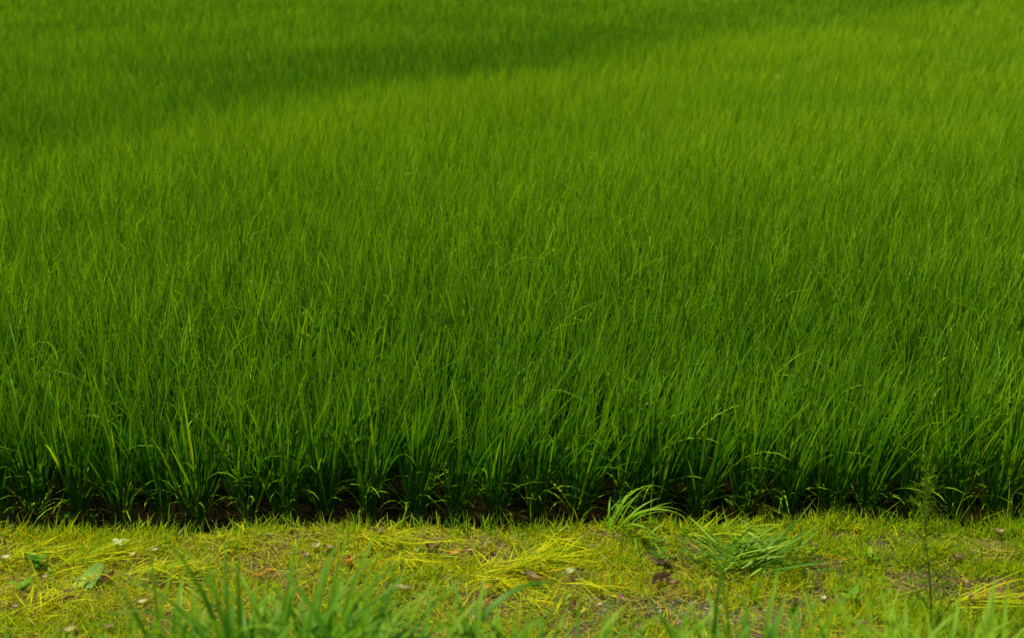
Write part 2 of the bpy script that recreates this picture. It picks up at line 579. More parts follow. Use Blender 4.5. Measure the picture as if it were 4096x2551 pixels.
def build_rice_plant(idx, k_in_row):
    x, y, r_ = hills[idx]
    r_ = int(r_)
    rng = np.random.default_rng(1000 + int(idx))
    front = r_ == 0
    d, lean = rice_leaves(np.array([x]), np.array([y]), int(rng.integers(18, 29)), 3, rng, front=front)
    if front:
        label = '%s rice plant from the left in the front row at the water edge' % ORD[k_in_row]
    else:
        label = '%s rice plant from the left in the %s row back from the water edge' % (ORD[k_in_row], ORD[r_])
    root = add('rice_plant', None, loc=(x, y, 0), label=label, cat='rice plant',
               group='rice plants of the %s row' % ('front' if front else ORD[r_]))
    root.empty_display_size = 0.05
    add('stalks', mesh_from('rice_stalks', *(lambda v: (v[0], v[1], v[2]))(stalks_mesh(0, 0, float(lean[0]), rng, 20)), M['rice_stalk']), root)
    N = d['L'].shape[1]
    rank = np.argsort(-(d['base'][0, :, 2] + d['L'][0] * np.cos(d['tilt'][0])))
    single = set(range(N)) if front else set(rank[:(14 if r_ < 3 else 6)].tolist())
    for q in sorted(single):
        b = d['base'][0, q]
        me = lib_pick(rice_lib, BENDS, d['bend'][0, q], d['tint'][0, q])
        add('leaf_blade', me, root, matrix=blade_matrix((b[0] - x, b[1] - y, b[2]), d['az'][0, q], d['tilt'][0, q], d['roll'][0, q] * 0.7,
                                                         d['L'][0, q], d['W'][0, q]))
    others = [q for q in range(N) if q not in single]
    if others:
        g = {k: v[0, others] for k, v in d.items()}
        g['base'] = g['base'] - np.array([x, y, 0])
        g.pop('u')
        v = strips(K=4, cols=3, **g)
        add('foliage', mesh_from('rice_foliage', *v, M['rice']), root, kind='stuff')
    if front:
        # low old leaves arching over the open water, tinted bright as if sunlit
        for q in range(int(rng.integers(8, 13))):
            az = rng.uniform(-math.pi, 0.0) if rng.uniform() < 0.8 else rng.uniform(0, math.pi)
            L = rng.uniform(0.14, 0.30)
            s = rng.uniform(0.01, 0.12)
            me = lib_pick(rice_lib, BENDS, rng.choice([0.7, 1.1, 1.6, 1.6]), rng.uniform(0.6, 0.9))
            add('drooping_leaf', me, root, matrix=blade_matrix((0.02 * math.cos(az), 0.02 * math.sin(az), s), az, rng.uniform(0.3, 0.85),
                                                                rng.uniform(-0.4, 0.4), L, rng.uniform(0.008, 0.013)))


for r_ in rows_used:
    for k, idx in enumerate([q for q in picked if hills[q, 2] == r_]):
        build_rice_plant(idx, k)

# the rest of the crop, too many to count: one object, leaves still real
parts = []
frng = np.random.default_rng(77)
hx, hy, hr = hills[rest].T
dist = np.hypot(hx, hy)
for lo, hi, til, per, K, wf in ((0, 12.5, 27, 3, 3, 1.0), (12.5, 19, 20, 3, 2, 1.12), (19, 27, 14, 2, 2, 1.45), (27, 36, 8, 2, 2, 2.0), (36, 80, 4, 2, 2, 2.9)):
    sel = (dist >= lo) & (dist < hi)
    if not sel.any():
        continue
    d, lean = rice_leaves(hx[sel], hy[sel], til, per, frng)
    g = {k: v.reshape(-1, *v.shape[2:]) for k, v in d.items()}
    g.pop('u')
    g['W'] = g['W'] * wf
    parts.append(strips(K=K, cols=2, **g))
near = dist < 9
for x, y in zip(hx[near], hy[near]):
    v = stalks_mesh(x, y, 0.05, frng, 12)
    parts.append(v)
V, F, A = merge(parts)
add('rice_field', mesh_from('rice_field', V, F, A, M['rice']), kind='stuff', label='dense green rice crop filling the field behind the nearest rows',
    cat='rice crop')


# ------------------------------------------------------------------ bank: mown turf
def bare(x, y):
    """1 where soil shows through the turf"""
    b = np.zeros_like(np.asarray(x, float))
    for px, py, rx, ry in ((2700, 2440, 0.24, 0.10), (3020, 2470, 0.20, 0.10), (1010, 2290, 0.12, 0.06), (1960, 2400, 0.13, 0.05), (4000, 2190, 0.22, 0.05),
                           (3330, 2250, 0.11, 0.035), (3350, 2400, 0.13, 0.04), (620, 2330, 0.10, 0.04), (330, 2360, 0.06, 0.03)):
        p = at(px, py)
        b = np.maximum(b, np.exp(-(((x - p.x) / rx) ** 2 + ((y - p.y) / ry) ** 2)))
    nz = 0.6 * vnoise(x * 9, y * 9, 41) + 0.4 * vnoise(x * 23, y * 23, 42)
    return np.clip(b * 1.1 + sstep(0.52, 0.72, nz) * 0.92, 0, 1)


def scatter(n, x0, x1, y0, y1, rng):
    x = rng.uniform(x0, x1, n)
    y = rng.uniform(y0, y1, n)
    keep = y < edge_y(x) + 0.02
    return x[keep], y[keep]


rng = np.random.default_rng(3)
xa, ya = scatter(165000, -2.7, 2.7, 3.75, 5.36, rng)
xb, yb = scatter(26000, -3.8, 3.8, 2.6, 5.36, rng)
x, y = np.concatenate([xa, xb]), np.concatenate([ya, yb])
keep = rng.uniform(0, 1, len(x)) > bare(x, y) * 0.96
x, y = x[keep], y[keep]
n = len(x)
green = sstep(0.3, 2.2, x) * 0.55 - 0.12 + 0.9 * (vnoise(x * 2.2, y * 3.6, 51) - 0.45)
edge_d = edge_y(x) - y
L = rng.uniform(0.018, 0.050, n) * (0.45 + 1.2 * vnoise(x * 5, y * 6, 52)) * (1 + 0.5 * sstep(0.3, 2.0, x)) * (1 + 0.6 * (1 - sstep(0.0, 0.08, edge_d)))
tall = rng.uniform(0, 1, n) < 0.03
L = np.where(tall, L * 1.9, L)
V, F, A = strips(np.stack([x, y, ground_z(x, y) - 0.003], -1), rng.uniform(0, 6.283, n), np.abs(rng.normal(0.5, 0.4, n)), rng.uniform(0, 1.1, n), L,
                 rng.uniform(0.0028, 0.0058, n), rng.uniform(-1, 1, n), 0, np.clip(0.58 - 0.35 * green + 0.22 * rng.standard_normal(n), 0.03, 0.97), 2, 2)
xe = rng.uniform(-3.6, 3.6, 5200)
xe = xe[rng.uniform(0, 1, len(xe)) < vnoise(xe * 5, 7.7, 53) ** 1.3 * 1.3]
ne = len(xe)
ye = edge_y(xe) + rng.normal(-0.015, 0.03, ne)
brink = strips(np.stack([xe, ye, np.maximum(ground_z(xe, ye), 0.01)], -1), rng.normal(1.57, 0.9, ne), np.abs(rng.normal(0.45, 0.3, ne)), rng.uniform(0.1, 1.5, ne),
               rng.uniform(0.03, 0.12, ne), rng.uniform(0.003, 0.0065, ne), rng.uniform(-0.8, 0.8, ne), 0, np.clip(rng.normal(0.42, 0.25, ne), 0, 1), 4, 2)
V, F, A = merge([(V, F, A), brink])
add('mown_grass', mesh_from('mown_grass', V, F, A, M['mown']), kind='stuff', label='short yellow-green mown grass on the bank', cat='grass')

x, y = scatter(56000, -2.9, 2.9, 3.6, 5.33, rng)
n = len(x)
keep = rng.uniform(0, 1, n) < (0.2 + 0.8 * vnoise(x * 3, y * 5, 61)) * (1.15 - 0.6 * sstep(-0.8, 1.6, x))
x, y = x[keep], y[keep]
n = len(x)
V, F, A = strips(np.stack([x, y, ground_z(x, y) + rng.uniform(0.002, 0.022, n)], -1), rng.uniform(0, 6.283, n), rng.uniform(1.2, 1.7, n), rng.uniform(-0.3, 0.4, n),
                 rng.uniform(0.03, 0.12, n), rng.uniform(0.002, 0.0048, n), rng.uniform(-0.6, 0.6, n), 0.3, rng.uniform(0.1, 1.0, n), 2, 2)
half_n = (n * 45 // 100)
fpb, vpb = 2, 6
Va, Fa, Aa = V[:half_n * vpb], F[:half_n * fpb], {k: v[:half_n * vpb] for k, v in A.items()}
Vb, Fb, Ab = V[half_n * vpb:], F[half_n * fpb:] - half_n * vpb, {k: v[half_n * vpb:] for k, v in A.items()}
add('dry_thatch', mesh_from('dry_thatch', Va, Fa, Aa, M['straw']), kind='stuff', label='brown dry thatch lying between the mown blades', cat='thatch')
add('grass_clippings', mesh_from('grass_clippings', Vb, Fb, Ab, M['cut']), kind='stuff', label='loose yellow cut blades scattered over the bank', cat='clippings')

# small clover and weed leaves in the turf
x, y = scatter(2600, -3.2, 3.2, 3.6, 5.33, rng)
n = len(x)
V, F, A = strips(np.stack([x, y, ground_z(x, y) + rng.uniform(0.008, 0.03, n)], -1), rng.uniform(0, 6.283, n), rng.uniform(0.7, 1.5, n), rng.uniform(0, 0.5, n),
                 rng.uniform(0.012, 0.035, n), rng.uniform(0.006, 0.014, n), rng.uniform(-0.4, 0.4, n), 0, rng.uniform(0.1, 0.9, n), 4, 2, prof_lance)
add('turf_weeds', mesh_from('turf_weeds', V, F, A, M['broad']), kind='stuff', label='tiny broad leaves of clover and weeds in the mown turf', cat='weeds')

# scraps floating on the open water in front of the rice
x = rng.uniform(-3.2, 3.2, 2600)
y = edge_y(x) + rng.uniform(0.02, 0.34, len(x))
keep = rng.uniform(0, 1, len(x)) < (0.04 + 0.6 * (1 - sstep(-1.9, 0.2, x))) * (0.3 + vnoise(x * 4, y * 9, 71))
x, y = x[keep], y[keep]
n = len(x)
V, F, A = strips(np.stack([x, y, rng.uniform(0.001, 0.004, n)], -1), rng.uniform(0, 6.283, n), rng.uniform(1.5, 1.6, n), 0.0, rng.uniform(0.02, 0.13, n),
                 rng.uniform(0.002, 0.006, n), rng.uniform(-0.2, 0.2, n), 0, rng.uniform(0, 0.35, n), 2, 2)
add('floating_scraps', mesh_from('floating_scraps', V, F, A, M['straw']), kind='stuff', label='dark scraps of cut grass floating at the bank edge', cat='debris')


# ------------------------------------------------------------------ bank: heaps of cut grass
def swath_heap(px, py, ang, spread, n, Lr, wx, wy, label, tint=(0.3, 0.95), up=0.05, mat='cut', curl=(-0.2, 0.8), name='cut_grass_heap', W=(0.003, 0.006), seed=0):
    """blades combed into one direction; ang = direction on the ground, degrees from +x towards the field"""
    rng = np.random.default_rng(300 + seed + int(px))
    c = at(px, py)
    a = math.radians(ang)
    u = rng.normal(0, 0.5, n) * wx
    v = rng.normal(0, 0.5, n) * wy
    x = c.x + u * math.cos(a) - v * math.sin(a)
    y = np.minimum(c.y + u * math.sin(a) + v * math.cos(a), edge_y(x) + 0.02)
    d2 = (u / wx) ** 2 + (v / wy) ** 2
    z = ground_z(x, y) + 0.008 + up * rng.uniform(0.05, 1, n) * np.exp(-d2 * 1.6)
    V, F, A = strips(np.stack([x - c.x, y - c.y, z - c.z], -1), a + rng.normal(0, spread + 0.22, n), rng.uniform(1.25, 1.6, n), rng.uniform(*curl, n), rng.uniform(*Lr, n),
                     rng.uniform(*W, n), rng.uniform(-0.9, 0.9, n), rng.uniform(-0.8, 0.8, n), rng.uniform(tint[0] - 0.3, tint[1], n), 4, 2)
    add(name, mesh_from(name, V, F, A, M[mat]), loc=c, label=label, cat='cut grass', kind='stuff', group='cut grass lying on the bank')


swath_heap(330, 2270, 32, 0.18, 170, (0.10, 0.24), 0.16, 0.06, 'combed sheaf of yellow-green cut grass near the folded green leaf')
swath_heap(620, 2320, 20, 0.5, 130, (0.07, 0.18), 0.22, 0.07, 'loose yellow cut grass right of the folded green leaf')
swath_heap(940, 2190, 60, 0.9, 90, (0.06, 0.14), 0.16, 0.05, 'thin scatter of cut grass by the water edge, third heap along')
swath_heap(1560, 2190, -25, 0.6, 170, (0.08, 0.20), 0.22, 0.06, 'wide heap of limp cut grass with dry roots')
swath_heap(1620, 2260, -60, 0.5, 90, (0.07, 0.16), 0.12, 0.06, 'yellow cut blades spilling below the limp heap', tint=(0.5, 1.0), seed=3)
swath_heap(1730, 2115, -15, 0.35, 90, (0.07, 0.16), 0.10, 0.03, 'small bright yellow heap hanging at the water edge', tint=(0.5, 1.0))
swath_heap(2030, 2130, 10, 0.4, 150, (0.08, 0.2), 0.16, 0.04, 'bright yellow heap on the brink beside the arching grass', tint=(0.45, 1.0))
swath_heap(2190, 2180, -48, 0.12, 60, (0.12, 0.24), 0.12, 0.015, 'long yellow tail of cut stems trailing down the bank', tint=(0.6, 1.0))
swath_heap(2090, 2290, 25, 0.45, 260, (0.09, 0.24), 0.18, 0.07, 'big glowing yellow heap of cut grass mid-bank', tint=(0.4, 1.0), up=0.07)
swath_heap(2020, 2370, -40, 0.7, 80, (0.06, 0.18), 0.2, 0.06, 'stray yellow stems below the big glowing heap', tint=(0.6, 1.0))
swath_heap(2330, 2370, -15, 0.25, 30, (0.10, 0.2), 0.12, 0.03, 'few yellow stems lying left of the large brown leaf', tint=(0.7, 1.0))
swath_heap(2900, 2150, 10, 0.5, 190, (0.08, 0.22), 0.24, 0.06, 'flattened cut grass on the brink above the foxtail bundle', tint=(0.1, 0.8))
swath_heap(3860, 2430, 8, 0.18, 26, (0.18, 0.36), 0.08, 0.05, 'curved golden stems lying right of the feathery weed', tint=(0.75, 1.0), curl=(0.1, 0.5), W=(0.005, 0.008))
swath_heap(3990, 2250, 170, 0.6, 80, (0.06, 0.16), 0.22, 0.06, 'brown dry straw near the right edge of the photo', mat='straw')
swath_heap(120, 2240, 10, 0.6, 110, (0.06, 0.16), 0.2, 0.07, 'leftmost scatter of pale cut grass')
swath_heap(180, 2440, 60, 0.8, 120, (0.05, 0.15), 0.24, 0.08, 'yellow cut stems in the bottom left corner', tint=(0.4, 1.0))
swath_heap(2640, 2420, 20, 0.6, 110, (0.05, 0.14), 0.22, 0.06, 'fine dry straw over the bare gravel patch', mat='straw', tint=(0.4, 1.0), W=(0.0015, 0.003))


# ------------------------------------------------------------------ grass tufts, every blade an object
WB = [0.1, 0.5, 0.9, 1.4, 2.0]
broad_lib = blade_library('wild_grass_blade', M['broad'], WB, 6, 1, K=8)
blue_lib = blade_library('foxtail_blade', M['bluegrass'], WB, 6, 1, K=8)


def tuft(x, y, n, Lr, Wr, spread, bendr, label, lib=broad_lib, tint=(0.1, 0.9), rad=0.05, lean=(0, 0), seed=0, group='wild grass tufts along the bank', name='grass_tuft'):
    rng = np.random.default_rng(500 + seed)
    z = max(float(ground_z(x, y)), 0.0)
    root = add(name, None, loc=(x, y, z), label=label, cat='grass tuft', group=group)
    root.empty_display_size = 0.05
    for q in range(n):
        a = rng.uniform(0, 6.283)
        r = rad * math.sqrt(rng.uniform())
        tx = math.cos(a) * rng.uniform(0, spread) + lean[0]
        ty = math.sin(a) * rng.uniform(0, spread) + lean[1]
        bx, by = r * math.cos(a), r * math.sin(a)
        bz = float(ground_z(x + bx, y + by)) - z - 0.01 if y + by < float(edge_y(x + bx)) else -0.01
        me = lib_pick(lib, WB, rng.uniform(*bendr), rng.uniform(*tint))
        add('leaf_blade', me, root, matrix=blade_matrix((bx, by, bz + rng.uniform(0, 0.04)), math.atan2(ty, tx), math.hypot(tx, ty), rng.uniform(-0.6, 0.6), rng.uniform(*Lr), rng.uniform(*Wr)))
    return root


def fg(px, py, y):
    """ground point at distance y under the sight line of source column px (py only picks the column's slant)"""
    depth = y * math.cos(TILT) + (CAM_H - 0.7) * math.sin(TILT)
    return (px - 2048) / F_PX * depth


FG = 'blurred wild grass at the near edge of the bank'
# (column in the photo, distance, blades, lengths, label, tints)
for s_, (px, y, n, Lr, lab, ti) in enumerate((
        (760, 3.30, 12, (0.26, 0.50), 'thin blurred tuft with long bent blades, left of the big clump', (0.3, 0.8)),
        (1120, 3.22, 40, (0.30, 0.58), 'big blurred grass clump with the tallest upright blade', (0.15, 0.75)),
        (1300, 3.30, 34, (0.26, 0.50), 'dense blurred clump joined to the right of the tallest clump', (0.1, 0.7)),
        (1480, 3.18, 26, (0.24, 0.46), 'blurred tuft whose blades arch right over the tan leaf', (0.1, 0.7)),
        (1720, 3.25, 14, (0.24, 0.42), 'blurred tuft under the dark hanging blade', (0.1, 0.6)),
        (960, 3.15, 24, (0.22, 0.36), 'low blurred tuft at the foot of the big clump', (0.2, 0.8)),
        (2010, 3.15, 18, (0.18, 0.34), 'low bright tuft on the bottom edge, right of the dark hanging blade', (0.3, 0.9)),
        (2320, 3.22, 12, (0.18, 0.34), 'low tuft with one flat arched blade in front of the bare patch', (0.3, 0.8)),
        (2640, 3.10, 16, (0.16, 0.30), 'low tuft directly in front of the gravel patch', (0.3, 0.8)),
        (2960, 3.24, 18, (0.22, 0.40), 'dark upright tuft in front of the foxtail bundle', (0.1, 0.6)),
        (3220, 3.12, 16, (0.18, 0.32), 'low bright tuft left of the feathery weed', (0.4, 0.9)),
        (3500, 3.20, 20, (0.22, 0.38), 'broad pale tuft at the foot of the feathery weed', (0.5, 1.0)),
        (3800, 3.18, 24, (0.24, 0.42), 'upright pale tuft just right of the feathery weed', (0.5, 1.0)),
        (4010, 3.15, 26, (0.22, 0.40), 'pale yellow-green tuft in the bottom right corner', (0.6, 1.0)),
        (420, 3.12, 14, (0.14, 0.28), 'low tuft on the bottom edge left of the thin tuft', (0.5, 1.0)),
        (140, 3.14, 14, (0.12, 0.26), 'low yellow tuft in the bottom left corner', (0.7, 1.0)))):
    y -= 0.38
    if 1900 < px < 3300:
        Lr = (Lr[0] * 1.2, Lr[1] * 1.2)
    tuft(fg(px, 0, y), y, int(n * 2.6), (Lr[0] * 0.66, Lr[1] * 0.78), (0.008, 0.016), 0.6, (0.5, 2.0), lab, tint=ti, rad=0.13, lean=(0.05, 0.12), seed=s_, group=FG)

p = fg(1780, 0, 2.95)
t_ = tuft(p, 2.95, 1, (0.46, 0.47), (0.024, 0.025), 0.05, (1.9, 2.0), 'single broad dark blade hanging over the yellow heap', tint=(0.0, 0.05), rad=0.01, lean=(0.25, 0.1), seed=60, group=FG)

# tufts on the bank itself
p = at(2400, 2130)
tuft(p.x + 0.05, p.y, 16, (0.16, 0.34), (0.008, 0.014), 0.9, (0.9, 2.0), 'arching green grass tuft leaning out over the water', tint=(0.5, 1.0), rad=0.05, lean=(0.35, 0.1), seed=71)
p = at(2560, 2160)
tuft(p.x, p.y, 9, (0.12, 0.24), (0.007, 0.012), 0.8, (0.9, 2.0), 'small drooping tuft with a red-brown tip by the arching tuft', tint=(0.4, 0.9), rad=0.03, lean=(0.3, -0.2), seed=72)
p = at(2760, 2380)
tuft(p.x, p.y, 14, (0.05, 0.10), (0.003, 0.005), 0.5, (0.1, 0.9), 'short yellow tuft on the rim of the bare patch', tint=(0.7, 1.0), rad=0.03, seed=73)
p = at(3920, 2300)
tuft(p.x, p.y, 18, (0.06, 0.12), (0.003, 0.006), 0.4, (0.1, 0.7), 'fresh green tuft standing right of the feathery weed', tint=(0.4, 0.8), rad=0.03, seed=74)
p = at(4040, 2110)
tuft(p.x, p.y, 10, (0.08, 0.15), (0.004, 0.007), 0.5, (0.3, 1.4), 'green tuft on the brink at the right edge', tint=(0.5, 1.0), rad=0.03, seed=75)
p = at(30, 2110)
tuft(p.x, p.y, 12, (0.06, 0.14), (0.005, 0.009), 0.5, (0.3, 1.4), 'green tuft on the brink at the left edge', tint=(0.3, 0.8), rad=0.04, seed=76)
p = at(3010, 2420)
tuft(p.x, p.y, 12, (0.06, 0.13), (0.004, 0.007), 0.5, (0.2, 1.0), 'pale tuft with a dry brown stalk below the foxtail bundle', tint=(0.5, 1.0), rad=0.03, seed=77)
k_ = 0
brink = np.random.default_rng(9)
for px in (150, 330, 520, 640, 760, 880, 1040, 1180, 1330, 1460, 1830, 1960, 2200, 2290, 3320, 3440, 3560, 3880, 3960):
    p = at(px, 2120)
    yb = float(edge_y(p.x)) - brink.uniform(0.0, 0.05)
    tuft(p.x, yb, int(brink.integers(4, 8)), (0.05, 0.13), (0.003, 0.006), 0.45, (0.1, 1.2), 'sparse tuft of upright blades on the brink, %s from the left' % ORD[k_],
         tint=(0.4, 1.0), rad=0.025, seed=100 + k_, group='sparse tufts on the brink')
    k_ += 1

# the uprooted foxtail bundle
p = at(3010, 2285)
root = add('foxtail_bundle', None, loc=p, label='flattened bundle of blue-green foxtail grass with a seed head, lying on the bank', cat='grass bundle')
root.empty_display_size = 0.05
rng = np.random.default_rng(42)
for q in range(170):
    side = rng.uniform() < 0.62
    az = rng.normal(0.15, 0.38) if side else rng.normal(2.6, 0.5)
    b = (rng.normal(-0.02, 0.09), rng.normal(0.0, 0.06), rng.uniform(0.015, 0.06))
    me = lib_pick(blue_lib if rng.uniform() < 0.55 else broad_lib, WB, rng.choice([0.1, 0.5, 0.9, 1.4]), rng.uniform(0.1, 1.0))
    add('leaf_blade', me, root, matrix=blade_matrix(b, az, rng.uniform(0.75, 1.45), rng.uniform(-1.0, 1.0), rng.uniform(0.12, 0.30), rng.uniform(0.006, 0.012)))
for q, (az, L) in enumerate(((0.02, 0.26), (0.35, 0.20), (2.7, 0.18))):
    pts = [(math.cos(az) * L * t, math.sin(az) * L * t, 0.05 + 0.03 * math.sin(t * 2.6)) for t in np.linspace(0, 1, 7)]
    add('stem', mesh_from('foxtail_stem', *tube(pts, 0.0018, 5, 0.8), M['bluegrass']), root)
    if q == 0:
        e = np.array(pts[-1])
        n = 260
        u = rng.uniform(0, 1, n)
        a = rng.uniform(0, 6.283, n)
        base = np.stack([e[0] + 0.085 * u, e[1] - 0.012 * u ** 2, e[2] - 0.012 * u ** 2], -1)
        wid = 0.006 * np.sin(np.pi * (0.08 + 0.86 * u))
        base += np.stack([0 * a, np.cos(a) * wid, np.sin(a) * wid], -1)
        tl = np.arccos(np.clip(np.sin(a) * 0.8, -1, 1))
        v = strips(base, np.arctan2(np.cos(a) * 0.8, 0.6), tl, 0, rng.uniform(0.007, 0.014, n), 0.0018, rng.uniform(0, 3, n), 0, rng.uniform(0.75, 1, n), 2, 2, prof_lance)
        add('seed_head', mesh_from('foxtail_seed_head', *v, M['cut']), root, label='bristly yellow-green seed head')


# ------------------------------------------------------------------ tall feathery weed and small weeds
def feathery_weed(px, py, y, height, lean, n_br, label, seed, leaf=0.026, dens=1.0):
    rng = np.random.default_rng(seed)
    depth = y * math.cos(TILT) + (CAM_H - 0.3) * math.sin(TILT)
    x = (px - 2048) / F_PX * depth
    z = float(ground_z(x, y))
    root = add('feathery_weed', None, loc=(x, y, z), label=label, cat='weed')
    root.empty_display_size = 0.05
    tt = np.linspace(0, 1, 12)
    sp = np.stack([lean[0] * tt ** 1.6 + 0.008 * np.sin(tt * 7), lean[1] * tt, height * tt], -1)
    add('stem', mesh_from('weed_stem', *tube(sp, (0.0008 + 0.0034 * height) * (1 - 0.75 * tt), 6, 0.4), M['weed_stem']), root)
    spt = lambda t: np.array([np.interp(t, tt, sp[:, k]) for k in range(3)])

    def needles(P, D, n, Ls, top=False):
        u = rng.uniform(0.05, 1, n)
        b = P[None] + D[None] * u[:, None]
        d = D / (np.linalg.norm(D) + 1e-9)
        v = d[None] * 0.75 + rng.normal(0, 0.55, (n, 3))
        v /= np.linalg.norm(v, axis=1, keepdims=True)
        return strips(b, np.arctan2(v[:, 1], v[:, 0]), np.arccos(v[:, 2]), rng.uniform(-0.3, 0.6, n), Ls * rng.uniform(0.6, 1.2, n), rng.uniform(0.002, 0.0036, n),
                      rng.uniform(0, 3, n), 0, np.clip(rng.normal(0.45 + 0.35 * (P[2] / height), 0.2, n), 0.05, 0.95), 2, 2, prof_lance)
    for q in range(n_br):
        t = 0.10 + 0.80 * (q + rng.uniform(0, 0.8)) / n_br
        a = q * 2.4 + rng.normal(0, 0.4)
        Lb = height * (0.23 * (1 - t) + 0.035) * rng.uniform(0.7, 1.3)
        P = spt(t)
        D = np.array([math.cos(a) * 0.72, math.sin(a) * 0.72, 0.72]) * Lb
        pts = np.stack([P + D * s - np.array([0, 0, 0.12 * Lb * s * s]) for s in np.linspace(0, 1, 5)])
        br = add('branch', mesh_from('weed_branch', *tube(pts, np.linspace(0.0016, 0.0006, 5), 4, 0.6), M['weed_stem']), root)
        nl = int(max(12, Lb / 0.0024 * dens))
        add('leaves', mesh_from('weed_leaves', *needles(P, D, nl, leaf), M['weed']), br, kind='stuff')
    P, D = spt(0.55), spt(1.0) - spt(0.55)
    add('leaf_plume', mesh_from('weed_plume', *needles(P, D, int(200 * dens), leaf * 0.9), M['weed']), root, kind='stuff')
    return root


feathery_weed(3735, 0, 4.30, 0.66, (-0.03, 0.12), 30, 'tall feathery green weed standing on the bank in front of the rice', 11, 0.03, 0.8)
feathery_weed(3180, 0, 4.42, 0.10, (0.01, 0.03), 9, 'short feathery weed left of the tall one', 12, 0.022)


def seedling(px, py, h, leaves, Ll, Lw, label, seed, mat='broad', tint=(0.4, 0.9), z0=None):
    rng = np.random.default_rng(seed)
    p = at(px, py)
    root = add('seedling', None, loc=p, label=label, cat='seedling', group='broad-leaved seedlings')
    root.empty_display_size = 0.03
    sx = rng.normal(0, 0.1) * h
    pts = [(sx * t * t, 0, h * t) for t in np.linspace(0, 1, 5)]
    add('stem', mesh_from('seedling_stem', *tube(pts, np.linspace(0.0018, 0.001, 5), 5, 0.5), M['weed_stem']), root)
    for q in range(leaves):
        t = 0.25 + 0.75 * (q + 1) / leaves
        a = q * 2.4 + rng.normal(0, 0.3)
        v = strips([[sx * t * t, 0, h * t]], a, rng.uniform(0.8, 1.2), rng.uniform(0.2, 0.7), Ll * rng.uniform(0.7, 1.2), Lw * rng.uniform(0.8, 1.2), 0, 0.2, rng.uniform(*tint), 6, 3, prof_lance, fold=0.3)
        add('leaf', mesh_from('seedling_leaf', *v, M[mat]), root)


seedling(1268, 2115, 0.13, 7, 0.05, 0.014, 'slim red-stemmed seedling on the brink, left of centre', 1)
seedling(1650, 2115, 0.08, 5, 0.07, 0.018, 'seedling with long pointed leaves on the brink near the small yellow heap', 2)
seedling(2925, 2100, 0.07, 5, 0.06, 0.022, 'dark seedling beside the broken straw on the brink', 3, tint=(0.1, 0.5))
seedling(130, 2100, 0.05, 6, 0.05, 0.02, 'leafy seedling on the brink near the left edge', 4)
seedling(380, 2150, 0.05, 6, 0.045, 0.02, 'leafy seedling on the brink above the star-shaped leaf', 5, tint=(0.2, 0.6))
seedling(270, 2150, 0.05, 7, 0.05, 0.024, 'dense leafy seedling at the brink, second from the left edge', 6, tint=(0.2, 0.6))
seedling(3800, 2110, 0.06, 6, 0.06, 0.016, 'seedling on the brink just right of the feathery weed', 7)
seedling(2640, 2260, 0.04, 4, 0.07, 0.028, 'seedling with one broad leaf in the mown grass right of the arching tuft', 8, tint=(0.2, 0.6))
seedling(3480, 2260, 0.04, 5, 0.05, 0.016, 'bright four-leaved seedling in the turf left of the feathery weed', 9)
seedling(160, 2280, 0.04, 6, 0.06, 0.024, 'rosette of broad leaves left of the yellow sheaf', 10, tint=(0.1, 0.5))
seedling(3410, 2430, 0.05, 5, 0.07, 0.024, 'leafy seedling in the turf below left of the feathery weed', 11)
seedling(2880, 2330, 0.07, 9, 0.07, 0.008, 'pale narrow-leaved seedling in front of the foxtail bundle', 13, tint=(0.7, 1.0))
seedling(90, 2380, 0.04, 6, 0.06, 0.026, 'rosette of broad leaves low near the left edge', 12, tint=(0.4, 0.9))


# ------------------------------------------------------------------ fallen leaves and other small things
def leaf_mesh(name, L, W, curl, cup, mat, tint, seed, lobes=0):
    rng = np.random.default_rng(seed)
    n, m_ = 10, 5
    t = np.linspace(0, 1, n)
    s = np.linspace(-1, 1, m_)
    T, S = np.meshgrid(t, s, indexing='ij')
    w = prof_lance(T) * W * 0.5
    if lobes:
        w = w * (0.55 + 0.45 * np.abs(np.cos(T * np.pi * lobes)))
    Xl = (T - 0.5) * L
    Yl = S * w + 0.06 * L * np.sin(T * 3 + seed)
    Zl = curl * L * (T - 0.5) ** 2 * 2 + cup * W * S ** 2 + 0.03 * L * rng.standard_normal(T.shape)
    Zl -= Zl.min()
    V = np.stack([Xl, Yl, Zl], -1).reshape(-1, 3)
    i = (np.arange(n - 1)[:, None] * m_ + np.arange(m_ - 1)[None]).ravel()
    F = np.stack([i, i + 1, i + 1 + m_, i + m_], 1)
    tn = np.clip(tint + 0.12 * rng.standard_normal(T.shape), 0, 1).ravel()
    return mesh_from(name, V, F, {'tint': tn, 'along': T.ravel()}, M[mat])


def fallen(px, py, L, W, az, label, mat='dead', tint=0.5, curl=0.25, cup=0.25, tilt=0.0, seed=0, lobes=0):
    p = at(px, py, 0.02)
    root = add('fallen_leaf', None, loc=(p.x, p.y, p.z + 0.028), label=label, cat='leaf', group='fallen leaves on the bank')
    root.empty_display_size = 0.02
    rm = Matrix.Rotation(math.radians(az), 4, 'Z') @ Matrix.Rotation(tilt, 4, 'X')
    add('blade', leaf_mesh('fallen_leaf_blade', L, W, curl, cup, mat, tint, seed + int(px), lobes), root, matrix=rm)
    pts = [(-0.5 * L - 0.3 * L * t, 0.06 * L * math.sin(seed + int(px)) * (1 - t), 0.012 + curl * L * 0.5 * (1 - t)) for t in np.linspace(0, 1, 4)]
    add('leaf_stalk', mesh_from('fallen_leaf_stalk', *tube(pts, 0.0012, 4, tint), M[mat]), root, matrix=rm)


